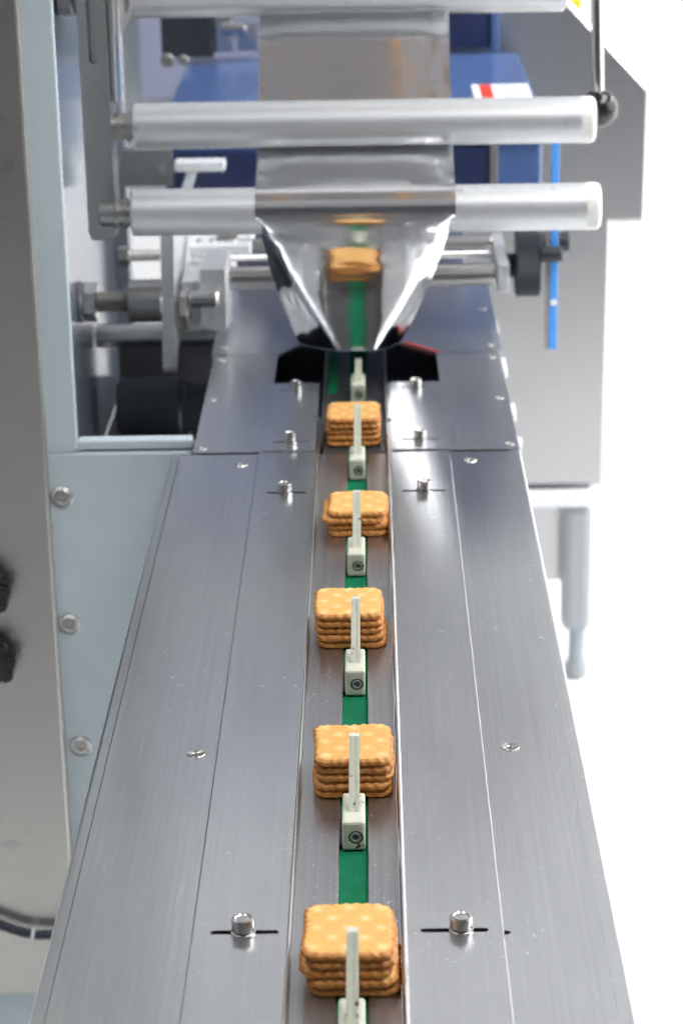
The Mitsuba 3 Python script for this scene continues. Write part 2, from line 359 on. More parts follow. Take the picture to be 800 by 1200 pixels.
for xa, xb, ss in ((-0.0985, -0.0520, ((-0.0885, -0.0600, 2.1470), (-0.0890, -0.0590, 1.9835))), (0.0160, 0.0668, ((0.0270, 0.0560, 2.1500), (0.0265, 0.0575, 1.9870)))):
    pl = sg.box(xa, YA - 0.003, xb, 2.170)
    for a, b, y in ss:
        pl = pl.difference(slot(a, b, y, 0.0038))
    put(TT + '__slotted_plate', extr_z(pl, 0.0004, 0.0022), 'polished_steel')
for x, y in ((-0.0742, 2.147), (-0.0751, 1.9835), (0.0408, 2.150), (0.0412, 1.987)):
    clamp_bolt(TT, x, y, 0.0022, 0.0055)
put(TT + '__table_body', cat(rbox(-0.158, -0.100, YA + .003, YE, -0.10, -0.0055, .002), rbox(0.070, 0.1235, YA + .003, YE, -0.10, -0.0055, .002),
                             rbox(-0.13, 0.10, YA + .003, YE, -0.10, -0.045, .002)), 'rubber_black')  # black colour stands in for the shade below the cut-outs
put(TT + '__channel_wall', rail(-0.0475, -0.0463, 2.000, 2.52, 0.0040, -0.04), 'bright_steel', 40)
put(TT + '__channel_wall', rail(0.0112, 0.0125, 2.000, 2.52, 0.0040, -0.04), 'bright_steel', 40)
put(TT + '__channel_bed', cat(rbox(-0.0461, -0.0236, 1.987, 2.60, -0.0150, -0.0104, .0005), rbox(-0.0066, 0.0110, 1.987, 2.60, -0.0150, -0.0104, .0005)), 'bed_dark')  # near-black bed, darker than the channel floor before it
put(TT + '__green_liner', rbox(-0.0440, -0.0355, 2.172, 2.40, -0.0106, -0.0092, .0004), 'green_belt')
put(TT + '__red_reflection', extr_z(sg.Polygon([(0.0655, YS + .0), (0.0680, YS + .001), (0.0345, 2.320), (0.0318, 2.3185)]), -0.004, 0.0008), 'red_print')  # reflection on the cut edge, put into a red strip
labels[TT + '__red_reflection'] = {'label': 'reflection painted as a thin red strip beside the right hand cut-out'}
for s, xx in ((1, 0.0123), (-1, -0.0480)):
    m = rbox(-0.0010, 0.0010, 0, 0.016, -0.012, 0.0045, .0005)
    m.apply_transform(trimesh.transformations.rotation_matrix(s * -0.38, [0, 0, 1]))
    m.apply_translation([xx + s * 0.0004, 2.047, 0]) if s > 0 else m.apply_translation([xx - 0.0012, 2.044, 0])
    if s < 0:
        m.apply_transform(np.eye(4))
    put(TT + '__flared_tip', m, 'bright_steel')
for y in (2.012, 2.100, 2.118, 2.245, 2.262, 2.278, 2.40, 2.425):
    put(TT + '__side_bolt', cat(lathe([(0, 0), (0.0055, 0), (0.0062, 0.0008), (0.0062, 0.0060), (0.0052, 0.0070), (0, 0.0070)], (0.1272, y, -0.012), (1, 0, 0), 24)), 'nylon_white', 35)
put(TT + '__side_rail', rbox(0.1238, 0.1270, 1.99, 2.50, -0.055, -0.004, .001), 'pale_paint')

# ---------------------------------------------------------------- pushers
PG = 'pushers along the slot of the channel'
ORD = ['farthest', 'second farthest', 'middle', 'second nearest', 'nearest']
def pusher(yb, name_label, key, low=False, dx=0.0):
    x = -0.0150 + dx
    labels[key] = {'label': name_label, 'category': 'pusher', 'group': PG}
    x0, x1 = x - 0.0069, x + 0.0069
    zb, ztp = -0.0128, 0.0060
    body = rbox(x0, x1, yb, yb + 0.040, zb, ztp, 0.0016)
    hs = trimesh.creation.cylinder(0.0045, 0.014, sections=24)
    hs.apply_transform(trimesh.transformations.rotation_matrix(math.pi / 2, [1, 0, 0]))
    hs.apply_translation([x + 0.0012, yb, -0.0042])
    try:
        body = trimesh.boolean.difference([body, hs], engine='manifold')
    except Exception:
        pass
    put(key + '__block', body, 'lug_plastic')
    put(key + '__screw', cat(lathe([(0, -0.004), (0.0035, -0.004), (0.0035, 0.0014), (0.0031, 0.0019), (0.0022, 0.0019), (0.0020, 0.0016), (0.0020, -0.0030), (0.0006, -0.0030), (0, -0.0026)], (x + 0.0012, yb + 0.0022, -0.0042), (0, -1, 0), 24)), 'zinc', 35)
    # fin: swept forward, with a shallow groove down its front
    w, d, g = 0.0033, 0.0062, 0.0006
    sec = np.array([(-w, 0), (-w * .35, 0), (-w * .25, g), (w * .25, g), (w * .35, 0), (w, 0), (w, d), (-w, d)])
    ya, za = yb + 0.0125, 0.0050
    yt, ztip = (yb + 0.044, 0.0415) if not low else (yb + 0.026, 0.024)
    lo = np.column_stack([x + 0.0004 + sec[:, 0], ya + sec[:, 1], np.full(8, za)])
    hi = np.column_stack([x + 0.0008 + sec[:, 0] * 0.93, yt + sec[:, 1] * .85, np.full(8, ztip)])
    n = 8
    f = [[i, (i + 1) % n, n + (i + 1) % n, n + i] for i in range(n)]
    tri = []
    for a, b, c, e in f:
        tri += [[a, b, c], [a, c, e]]
    tri += [[8, 9, 15], [9, 10, 15], [10, 11, 15], [11, 14, 15], [11, 12, 14], [12, 13, 14]]
    fin = trimesh.Trimesh(np.vstack([lo, hi]), tri, process=False)
    fin.fix_normals()
    put(key + '__fin', fin, 'lug_plastic')
    put(key + '__chain_link', cat(rbox(x0 - 0.0034, x0 - 0.0006, yb + 0.004, yb + 0.05, -0.0134, -0.0106, .0004),
                                  rod((x0 - 0.0044, yb + 0.018, -0.0116), (x0 - 0.001, yb + 0.018, -0.0116), 0.0010, .0003, 12),
                                  rod((x0 - 0.0044, yb + 0.036, -0.0116), (x0 - 0.001, yb + 0.036, -0.0116), 0.0010, .0003, 12)), 'rubber_black', 35)

PY = [1.9180, 1.6855, 1.4588, 1.2345, 1.0000]
wh = ['farthest stack', 'second farthest stack', 'middle stack', 'second nearest stack', 'nearest stack']
for i, yb in enumerate(PY):
    pusher(yb, f'cream plastic pusher with upright fin standing in front of the {wh[i]} of biscuits', 'pusher' if i == 0 else f'pusher_{i:03d}')
pusher(2.148, 'cream plastic pusher half hidden in the dark mouth under the silver film', 'pusher_005', low=True)

# ---------------------------------------------------------------- crackers
CW, CD, CT = 0.0500, 0.0565, 0.0052


def cracker_mesh(seed):
    r = np.random.default_rng(seed)
    NT, rings = 176, 26
    th = np.linspace(0, 2 * np.pi, NT, endpoint=False)
    a, b, rc = CW / 2 - 0.0006, CD / 2 - 0.0006, 0.0085
    # rounded rectangle walked by arc length
    line = sg.box(-a + rc, -b + rc, a - rc, b - rc).buffer(rc, quad_segs=24).exterior
    s = np.arange(NT) / NT
    P = np.array([line.interpolate(t, normalized=True).coords[0] for t in s])
    tang = np.roll(P, -1, 0) - np.roll(P, 1, 0)
    nor = np.column_stack([tang[:, 1], -tang[:, 0]]); nor /= np.linalg.norm(nor, axis=1)[:, None]
    if (nor * P).sum() < 0:
        nor = -nor
    NS = 32
    ph = r.uniform(0, 6.28)
    wave = np.cos(2 * np.pi * NS * s + ph)
    slow = np.sin(2 * np.pi * 3 * s + r.uniform(0, 6)) + np.sin(2 * np.pi * 5 * s + r.uniform(0, 6))
    B = P + nor * (0.00048 * wave * (0.7 + 0.3 * np.sin(2 * np.pi * 2 * s + ph)) + 0.00022 * slow)[:, None]
    lev = []
    top_r = np.r_[np.linspace(0.02, 0.88, rings - 6), 0.915, 0.945, 0.968, 0.985, 0.996]
    for q in top_r:
        e = np.clip((q - 0.86) / 0.14, 0, 1)
        lev.append((q, CT * (1 - 0.36 * e ** 2.2), 1.0 - 0.4 * e, e))
    for q, zf in ((1.0, 0.50), (1.0, 0.36), (0.985, 0.20), (0.955, 0.08), (0.90, 0.02), (0.6, 0.0), (0.02, 0.0)):
        lev.append((q, CT * zf, -1.0, 1.0))
    # docking holes in 3-2-3-2-3 rows
    rows = [-0.0205, -0.0103, 0.0, 0.0103, 0.0205]
    dots = []
    for i, y in enumerate(rows):
        for x in ((-0.0175, 0.0, 0.0175) if i % 2 == 0 else (-0.0088, 0.0088)):
            dots.append((x + r.normal(0, .0004), y + r.normal(0, .0004)))
    dots = np.array(dots)
    V, C = [], []
    gold, toast, pale = np.array([0.655, 0.375, 0.115]) * r.uniform(.93, 1.04), np.array([0.40, 0.130, 0.022]) * r.uniform(.85, 1.15), np.array([0.80, 0.60, 0.33])
    tb, hb = r.uniform(0.12, 0.42), r.uniform(0.55, 1.1, 13)
    for q, z, top, e in lev:
        xy = B * q
        n1 = np.sin(xy[:, 0] * 700 + seed) * np.sin(xy[:, 1] * 640 + 2 * seed) * .5 + np.sin(xy[:, 0] * 1500 + 3 * seed + xy[:, 1] * 900) * .35
        zz = np.full(NT, z)
        edge = np.clip((q - 0.75) / 0.25, 0, 1)
        zz = zz + edge * (0.00032 * wave) * (1 if top > 0 else 1.25) + edge * 0.00015 * slow
        nz = r.normal(0, 1, NT)
        speck = r.uniform(0, 1, NT)
        if top > 0:
            d2 = ((xy[:, None] - dots[None]) ** 2).sum(-1)
            bump = (hb * np.exp(-d2 / (2 * 0.0019 ** 2))).sum(1)
            pit = np.exp(-d2 / (2 * 0.0007 ** 2)).sum(1)
            zz = zz + 0.00034 * bump - 0.0004 * pit + 0.00006 * n1 + 0.00003 * nz + 0.00025 * np.sin(xy[:, 0] * 95 + seed) * np.sin(xy[:, 1] * 80 + seed * 2)
            blot = np.clip(tb + 0.20 * n1 + 0.10 * nz - 0.6 * bump, 0, 1) * 0.55
            blot = np.clip(blot + (q > 0.93) * (0.60 + 0.25 * n1), 0, 1)
            col = gold * (1 - blot[:, None]) + toast * blot[:, None]
            bb = np.clip(bump * 0.70, 0, 0.75)[:, None]
            col = col * (1 - bb) + pale * bb
        else:
            k = np.clip(0.84 + 0.2 * n1 + 0.14 * nz, 0.25, 1)[:, None]
            col = gold * (1 - k) + toast * 1.1 * k
        V.append(np.column_stack([xy, zz])); C.append(np.clip(col, 0.01, 0.95))
    V.insert(0, np.array([[0, 0, lev[0][1]]])); C.insert(0, gold[None])
    V.append(np.array([[0, 0, 0.0]])); C.append(toast[None])
    V, C = np.vstack(V), np.vstack(C)
    f = []
    i = np.arange(NT); j = (i + 1) % NT
    f.append(np.stack([0 * i, 1 + i, 1 + j], 1))
    for k in range(len(lev) - 1):
        A, Bq = 1 + k * NT, 1 + (k + 1) * NT
        f.append(np.stack([A + i, Bq + i, Bq + j], 1)); f.append(np.stack([A + i, Bq + j, A + j], 1))
    A = 1 + (len(lev) - 1) * NT
    f.append(np.stack([A + i, 0 * i + len(V) - 1, A + j], 1))
    F = np.vstack(f)
    m = trimesh.Trimesh(V, F, process=False)
    if m.volume < 0:
        F = F[:, ::-1]
    return (V, F), C


CR = [mikit.ply(m, 'cracker_crust', True, color=c) for m, c in (cracker_mesh(s) for s in (3, 11, 23, 42, 57))]
stacks = [
    ('farthest', 2.0300, [(-0.0188, 0, 1), (-0.0184, .0005, 0), (-0.0188, .0008, -1), (-0.0184, .0004, 1), (-0.0186, 0, 0)]),
    ('second farthest', 1.7935, [(-0.0140, .0, 0), (-0.0142, .0006, 1.0), (-0.0182, -.001, -1.5), (-0.0138, .0, -0.5)]),
    ('middle', 1.5610, [(-0.0172, .001, -1), (-0.0190, .0, 1), (-0.0194, .0008, -1), (-0.0192, .0004, 1), (-0.0200, 0, 1.0)]),
    ('second nearest', 1.3235, [(-0.0155, .001, 1), (-0.0160, -.0004, -1), (-0.0152, .0006, 1), (-0.0146, .0004, -1), (-0.0156, 0, 1.2)]),
    ('nearest', 1.0915, [(-0.0135, .001, -.5), (-0.0150, .0, 1), (-0.0178, .0005, -1), (-0.0155, .0008, 1), (-0.0168, 0, -.5)]),
]
NTH = {0: 'bottom', 1: 'second from the bottom', 2: 'third from the bottom', 3: 'fourth from the bottom'}
n = 0
for si, (nm, yc, lay) in enumerate(stacks):
    for li, (x, dy, rot) in enumerate(lay):
        key = 'cracker' if n == 0 else f'cracker_{n:03d}'
        flip = 180 if (li + si) % 2 else 0
        scene[key] = {**CR[(li * 2 + si) % 5], 'to_world': T().translate([x, yc + dy, -0.0098 + li * 0.00545]).rotate([0, 0, 1], rot + flip)}
        top = li == len(lay) - 1
        where = 'top golden cracker' if top else f'golden cracker {NTH[li]}'
        if top:
            t = f'golden cracker with pale dimples on top of the {nm} stack in the channel'
        else:
            t = f'toasted golden cracker {NTH[li]} in the {nm} stack' + (' of only four' if nm == 'second farthest' else '')
        if nm == 'second farthest' and li == 2:
            t = 'golden cracker sticking out to the left under the top one of the second farthest stack'
        labels[key] = {'label': t, 'category': 'biscuit', 'group': f'crackers of the {nm} stack'}
        n += 1

# ---------------------------------------------------------------- rollers
RR = 0.0219


def film_roller(key, y, z, xl, xr, label, cap=True):
    labels[key] = {'label': label, 'category': 'roller', 'group': 'film guide rollers'}
    L_ = xr - xl - (0.0137 if cap else 0)
    put(key + '__sleeve', lathe([(0, 0), (RR - .0015, 0), (RR, .0015), (RR, L_), (0, L_)], (xl, y, z), (1, 0, 0), 96), 'satin_aluminium', 40)
    if cap:
        k = 0.0137
        put(key + '__end_cap', lathe([(0, 0), (RR + .0002, 0), (RR + .0002, k - .005)] + [(RR + .0002 - .005 + .005 * math.cos(a), k - .005 + .005 * math.sin(a)) for a in np.linspace(0.2, math.pi / 2, 7)] + [(0, k)], (xr - k, y, z), (1, 0, 0), 96), 'nylon_white', 40)
    put(key + '__shaft', cat(rod((xl - 0.030, y, z), (xl + .001, y, z), 0.0125), rod((xl - 0.0075, y, z), (xl - 0.004, y, z), 0.0150, .0008), rod((xl - 0.016, y, z), (xl - 0.0125, y, z), 0.0150, .0008)), 'dull_steel', 35)


A_ = (2.208, 0.2478)
B_ = (2.145, 0.1778)
C_ = (2.310, 0.3605)
film_roller('film_roller', *A_, -0.2238, 0.2135, 'bare grey aluminium roller with white end cap, upper of the two full rollers')
film_roller('film_roller_001', *B_, -0.2236, 0.2138, 'aluminium roller with white end cap carrying the film, lower of the two full rollers')
film_roller('film_roller_002', *C_, -0.2322, 0.1926, 'topmost aluminium roller cut off by the upper edge of the photo', cap=False)
put('tie_bar', rod((-0.285, 2.362, 0.3365), (0.1950, 2.362, 0.3365), 0.0075, .002), 'bright_steel', 40)
labels['tie_bar'] = {'label': 'thin steel bar close below the topmost roller behind the film', 'category': 'bar'}

# ---------------------------------------------------------------- film
def film():
    r0 = RR + 0.0007
    # upper run: centre line in (y, z) with the surface on rollers, constant width
    def arc(c, a0, a1, k):
        return [(c[0] + r0 * math.cos(a), c[1] + r0 * math.sin(a)) for a in np.linspace(a0, a1, k)]
    # angle measured from +y; film on the back of A, wraps under it, over B
    d = np.array(A_) - np.array(C_); dist = np.linalg.norm(d); base = math.atan2(d[1], d[0])
    nb = base + math.pi / 2           # direction (y, z) to the back side
    up = []
    top = (C_[0] + r0 * math.cos(nb), C_[1] + r0 * math.sin(nb))
    up += arc(C_, 2.2, nb, 14)
    nA = nb
    # inner tangent from A back-lower to B front-upper
    d2 = np.array(B_) - np.array(A_); D2 = np.linalg.norm(d2); b2 = math.atan2(d2[1], d2[0])
    off = math.acos(2 * r0 / D2)
    cand = b2 + off                   # contact on A
    contA = cand
    contB = cand + math.pi
    while contA > nA + 0.001: contA -= 2 * math.pi
    if nA - contA > math.pi: contA += 2 * math.pi
    n1 = len(up)
    pA = (A_[0] + r0 * math.cos(nA), A_[1] + r0 * math.sin(nA))
    up += [tuple(np.array(top) * (1 - t) + np.array(pA) * t) for t in np.linspace(0.03, 0.97, 26)]
    up += arc(A_, nA, contA, 14)
    p1 = np.array((A_[0] + r0 * math.cos(contA), A_[1] + r0 * math.sin(contA)))
    p2 = np.array((B_[0] + r0 * math.cos(contB), B_[1] + r0 * math.sin(contB)))
    up += [tuple(p1 * (1 - t) + p2 * t) for t in np.linspace(0.06, 0.94, 14)]
    cb = contB % (2 * math.pi)
    END_TILT = 4.0
    end = math.pi + math.radians(END_TILT)
    up += arc(B_, cb, end, 22)
    NU = 121
    W = 0.0930
    xc = -0.0146
    u = np.linspace(-1, 1, NU)
    V = []
    for k, (y, z) in enumerate(up):
        V.append(np.column_stack([xc + u * W, np.full(NU, y), np.full(NU, z)]))
    # former: middle panel narrows, the sides fold back and down
    y0, z0 = up[-1]
    NF = 64
    ss = np.linspace(0, 1, NF + 1)
    tilt = np.radians(END_TILT + (20.5 - END_TILT) * np.clip(ss / 0.30, 0, 1) ** 0.8 + 0.5 * np.clip((ss - .30) / .7, 0, 1))
    ln = (z0 - 0.033) / np.trapezoid(np.cos(tilt), ss)
    cy = y0 + ln * np.r_[0, np.cumsum(0.5 * (np.sin(tilt[1:]) + np.sin(tilt[:-1])) / NF)]
    cz = z0 - ln * np.r_[0, np.cumsum(0.5 * (np.cos(tilt[1:]) + np.cos(tilt[:-1])) / NF)]
    T0l, T0r = np.array([xc - W, y0, z0]), np.array([xc + W, y0, z0])
    El, Er = np.array([-0.0735, 2.250, 0.0165]), np.array([0.0285, 2.250, 0.0165])
    for q, s in enumerate(ss):
        if q == 0:
            continue
        cl = np.array([T0l[0] * (1 - s) - 0.0350 * s, cy[q], cz[q]])
        cr = np.array([T0r[0] * (1 - s) + 0.0050 * s, cy[q], cz[q]])
        el, er = T0l * (1 - s) + El * s, T0r * (1 - s) + Er * s
        for e_, sg_ in ((el, -1), (er, 1)):
            e_ += np.array([sg_ * 0.005, -0.008, 0.004]) * math.sin(math.pi * s)
        poly = np.array([el, cl, cr, er])
        seg = np.r_[0, np.cumsum(np.linalg.norm(np.diff(poly, axis=0), axis=1))]
        t = (u + 1) / 2 * seg[-1]
        pts = np.column_stack([np.interp(t, seg, poly[:, a]) for a in range(3)])
        # round the creases
        for it in range(22):
            pts[1:-1] = 0.25 * pts[:-2] + 0.5 * pts[1:-1] + 0.25 * pts[2:]
        V.append(pts)
    # roof of the tube running into the machine
    last = V[-1]
    for k, t in enumerate(np.linspace(0.05, 1, 8)):
        q = last.copy()
        q[:, 1] += 0.22 * t
        q[:, 2] -= 0.004 * min(1, 3 * t) * (q[:, 2] > 0.01)
        V.append(q)
    V = np.array(V)
    nr = len(V)
    # fine wrinkles along the surface normal
    du = np.gradient(V, axis=1); dv = np.gradient(V, axis=0)
    N = np.cross(du, dv); N /= np.linalg.norm(N, axis=2, keepdims=True) + 1e-12
    s = np.r_[0, np.cumsum(np.linalg.norm(np.diff(V[:, NU // 2], axis=0), axis=1))]
    S, U = np.meshgrid(s, u, indexing='ij')
    import meshkit
    def nz(a, b, seed):
        P = np.stack([S * a + seed, U * b + seed * 1.7, np.full_like(S, seed)], -1).reshape(-1, 3)
        return np.asarray(meshkit.noise(P)).reshape(S.shape)
    h = 0.00016 * nz(260, 5.0, 3.1) + 0.00028 * nz(90, 3.0, 8.2) + 0.00040 * nz(22, 2.5, 5.5)
    edge = np.clip((np.abs(U) - 0.50) / 0.4, 0, 1)
    h += edge * (0.0009 * nz(130, 14.0, 12.3) + 0.0022 * nz(48, 7.0, 2.7))
    # sheets lying on rollers stay put
    zc, yc_ = V[:, NU // 2, 2], V[:, NU // 2, 1]
    keep = np.ones(nr)
    for c in (A_, B_, C_):
        keep *= np.clip((np.hypot(yc_ - c[0], zc - c[1]) - r0 - 0.0001) / 0.004, 0.0, 1)
    keep = np.maximum(keep, 0.02)
    V = V + N * (h * keep[:, None])[..., None]
    V = V.reshape(-1, 3)
    f = []
    for a in range(nr - 1):
        i = np.arange(NU - 1) + a * NU
        f.append(np.stack([i, i + 1, i + NU + 1, i + NU], 1))
    return V, np.vstack(f)


scene['packaging_film'] = mikit.ply(film(), 'foil', True)
labels['packaging_film'] = {'label': 'shiny silver packaging film folding down to a funnel over the biscuit channel', 'category': 'film'}

# ---------------------------------------------------------------- machine frame
PM = 'packaging_machine'
labels[PM] = {'label': 'horizontal packaging machine with pale frame, steel covers and blue housing', 'category': 'machine'}
YF = 2.0
# left front: post, sill, lower panel
put(PM + '__frame_post', rbox(-0.420, -0.2680, YF, YF + 0.006, -0.0085, 0.95, .002), 'pale_paint')
put(PM + '__frame_sill', rbox(-0.2684, -0.1645, YF + .0025, YF + 0.018, -0.0095, -0.0005, .002), 'pale_paint')
lp = put(PM + '__lower_panel', rbox(-0.5200, -0.1640, YF + .001, YF + 0.04, -0.70, -0.0115, .0025), 'pale_paint')
for i, z in enumerate((-0.0535, -0.1788, -0.3037)):
    k = lp + '__screw' + (f'_{i:03d}' if i else '')
    scene[k] = mikit.ply(cat(lathe([(0, -.002), (0.0102, -.002), (0.0102, .0006), (0.0092, .0014), (0.0080, .0010), (0.0074, .0016), (0.0044, .0019), (0.0040, .0014), (0.0036, -.0006), (0, -.0006)], (-0.2852 + 0.002 * i * (i - 1), YF, z), (0, -1, 0), 32)), 'dull_steel', 30)
cov = put(PM + '__steel_cover', rbox(-0.560, -0.2952, YF - 0.013, YF - 0.001, -0.5650, 0.95, .003), 'cover_steel')
labels[cov] = {'label': 'warm grey stainless cover at the left edge'}
for i, z in enumerate((-0.1345, -0.2045)):
    k = cov + '__knob' + (f'_{i:03d}' if i else '')
    lob = [sg.Point(0, 0).buffer(0.0185)] + [sg.Point(0.0165 * math.cos(a), 0.0165 * math.sin(a)).buffer(0.0072) for a in np.arange(7) * 2 * math.pi / 7 + 0.2]
    sh = unary_union(lob).buffer(-0.002).buffer(0.002)
    m = cat(*[extr_z(sh.buffer(-b), za, zb) for b, za, zb in ((0.0012, 0.0, 0.002), (0.0, 0.002, 0.014), (0.0014, 0.014, 0.0165), (0.005, 0.0165, 0.018))])
    m.apply_transform(trimesh.transformations.rotation_matrix(math.pi / 2, [1, 0, 0]))
    m.apply_translation([-0.3555 + 0.0005 * i, YF - 0.020, z])
    m = cat(m, rod((-0.3555, YF - 0.0215, z), (-0.3555, YF - 0.012, z), 0.014, .001, 32))
    scene[k] = mikit.ply(m, 'ball_black', 30)
# inner side wall and rear window
put(PM + '__side_wall', rbox(-0.3110, -0.3050, YF + 0.05, 2.76, -0.16, 0.95, .001), 'pane_paint')
put(PM + '__rear_post', rbox(-0.3060, -0.2880, 2.705, 2.74, -0.20, 0.95, .002), 'leg_paint')
put(PM + '__rear_panel', rbox(-0.62, -0.245, 3.30, 3.32, -0.05, 0.95, .002), 'leg_paint')
# roller arm with a slot in its front face
ap = sg.box(-0.2705, 0.165, -0.2440, 0.92).union(sg.Point(-0.25725, 0.165).buffer(0.01325, quad_segs=1).buffer(0.0)).union(sg.Polygon([(-0.2705, 0.166), (-0.2440, 0.166), (-0.2440, 0.150), (-0.247, 0.1425), (-0.2675, 0.1425), (-0.2705, 0.150)]))
ap = ap.difference(sg.LineString([(-0.2435 - .0008, 0.312), (-0.2435 - .0008, 0.90)]).buffer(0.0001))
arm = trimesh.creation.extrude_polygon(ap.difference(sg.LineString([(-0.2573, 0.315), (-0.2573, 0.90)]).buffer(0.0042, quad_segs=4)), 0.010)
arm.apply_transform(trimesh.transformations.rotation_matrix(math.pi / 2, [1, 0, 0])); arm.apply_translation([0, 2.195, 0])
arm2 = trimesh.creation.extrude_polygon(ap, 0.033)
arm2.apply_transform(trimesh.transformations.rotation_matrix(math.pi / 2, [1, 0, 0])); arm2.apply_translation([0, 2.2282, 0])
put(PM + '__roller_arm', cat(arm, arm2), 'dull_steel')
put(PM + '__arm_strap', rbox(-0.2425, -0.2385, 2.195, 2.24, 0.272, 0.92, .0008), 'bright_steel')
put(PM + '__shaft_collar', cat(rod((-0.304, 2.31, 0.3605), (-0.287, 2.31, 0.3605), 0.022, .002), rod((-0.2865, 2.31, 0.3605), (-0.262, 2.31, 0.3605), 0.0225, .002)), 'dull_steel', 35)
put(PM + '__roller_bracket', cat(rbox(-0.262, -0.236, 2.226, 2.34, 0.33, 0.395, .002)), 'dull_steel')
# right housing panel, folded sheet
hp = [(0.02, 0.95), (0.2620, 0.95), (0.2620, 0.2470), (0.3735, 0.1290), (0.3725, -0.0470), (0.3690, -0.0520), (0.3262, -0.0525), (0.3238, -0.4290), (0.02, -0.4275)]
pol = sg.Polygon(hp)
def fold_panel(poly, y, depth, bev):
    out = []
    for off, ya, yb in ((bev, 0.0, bev), ):
        pass
    m1 = trimesh.creation.extrude_polygon(poly, depth - bev)
    # bevelled front: loft between the outline and its inset
    ring0 = np.array(poly.exterior.coords)[:-1]
    ins = poly.buffer(-bev, join_style=2)
    ring1 = np.array(ins.exterior.coords)[:-1]
    f1 = trimesh.creation.extrude_polygon(ins, 0.0004)
    f1.apply_translation([0, 0, depth - 0.0004])
    # strips by nearest matching vertex
    from scipy.spatial import cKDTree
    idx = cKDTree(ring1).query(ring0)[1]
    v, f = [], []
    nn = len(ring0)
    for i in range(nn):
        j = (i + 1) % nn
        b = len(v)
        v += [(*ring0[i], depth - bev), (*ring0[j], depth - bev), (*ring1[idx[j]], depth), (*ring1[idx[i]], depth)]
        f += [[b, b + 1, b + 2], [b, b + 2, b + 3]]
    m = cat(m1, f1, trimesh.Trimesh(v, f, process=False))
    m.apply_transform(trimesh.transformations.rotation_matrix(math.pi / 2, [1, 0, 0]))
    m.apply_translation([0, y + depth, 0])
    return m
rp = put(PM + '__end_panel', fold_panel(pol, 3.10, 0.05, 0.006), 'panel_steel')
labels[rp] = {'label': 'grey steel end panel with a sloping upper corner on the right'}
scene[rp + '__warning_label'] = mikit.ply(extr_x([(0, 0)], 0, 1) if False else rbox(0.2640, 0.2800, 3.118, 3.1195, 0.232, 0.275, .0004), 'yellow_print')
scene[rp + '__warning_label_001'] = mikit.ply(rbox(0.2800, 0.2872, 3.1185, 3.1195, 0.250, 0.275, .0004), 'red_print')
put(PM + '__base_panel', rbox(0.02, 0.2680, 3.138, 3.17, -0.585, -0.43, .003), 'panel_steel')
put(PM + '__leg_bracket', rbox(0.18, 0.3085, 3.085, 3.15, -0.4560, -0.4335, .006), 'white_paint')
lg = put(PM + '__leg', rbox(0.2660, 0.3085, 3.095, 3.1375, -0.6500, -0.4565, .012), 'leg_paint')
scene[lg + '__foot'] = mikit.ply(lathe([(0, 0), (0.014, 0), (0.0165, 0.005), (0.0170, 0.016), (0.0145, 0.023), (0.0122, 0.027), (0.0120, 0.075), (0, 0.075)], (0.2895, 3.115, -0.7235), (0, 0, 1), 32), 'leg_paint', 35)
# blue housing behind the rollers
bh = put(PM + '__blue_housing', rbox(-0.232, 0.1925, 2.600, 3.030, 0.085, 0.190, .004), 'blue_paint')
labels[bh] = {'label': 'glossy blue housing lying behind the rollers'}
tl = 0.1912
k = bh + '__label_plate'
scene[k] = mikit.ply(rbox(0.1205, 0.1870, 2.671, 2.772, 0.1901, tl, .0003), 'paper_white')
scene[bh + '__red_print'] = mikit.ply(rbox(0.1285, 0.1435, 2.676, 2.768, tl + .0001, tl + .0005, .0001), 'red_print')
for i in range(4):
    kk = bh + '__print_line' + (f'_{i:03d}' if i else '')
    scene[kk] = mikit.ply(rbox(0.1500, 0.1800 - 0.004 * (i % 2), 2.688 + 0.020 * i, 2.697 + 0.020 * i, tl + .0001, tl + .0004, .0001), 'ink_grey')
put(PM + '__dark_window', rbox(0.030, 0.1325, 2.590, 2.599, 0.086, 0.1500, .001), 'navy_paint')
put(PM + '__added_reflector', rbox(-0.160, 0.110, 2.690, 2.70, -0.10, 0.0845, .002), 'lavender_paint')  # added unseen panel, gives the table its lavender reflection
put(PM + '__window_post', rbox(0.1335, 0.1425, 2.586, 2.599, 0.086, 0.1560, .001), 'dull_steel')
put(PM + '__window_rail', rbox(0.030, 0.1920, 2.587, 2.599, 0.1565, 0.1630, .001), 'acrylic_brown')
put(PM + '__left_window', rbox(-0.215, -0.1270, 2.588, 2.599, 0.086, 0.1500, .001), 'navy_paint')
put(PM + '__grey_bracket', rbox(-0.2760, -0.2200, 2.560, 2.575, 0.1180, 0.1590, .001), 'dull_steel')
put(PM + '__bracket_bolt', lathe([(0, 0), (.0045, 0), (.005, .001), (.0045, .004), (0, .005)], (-0.2330, 2.560, 0.1370), (0, -1, 0), 16), 'bright_steel', 35)
# latch handle: a plate and a leaning stem
put(PM + '__latch_handle', cat(rbox(-0.2160, -0.1600, 2.53, 2.556, 0.1390, 0.1500, .002)), 'white_paint')
st = rbox(-0.0055, 0.0055, -0.005, 0.005, -0.045, 0.022, .001)
st.apply_transform(trimesh.transformations.rotation_matrix(0.35, [0, 1, 0])); st.apply_translation([-0.2040, 2.540, 0.1180])
put(PM + '__latch_stem', st, 'white_paint')
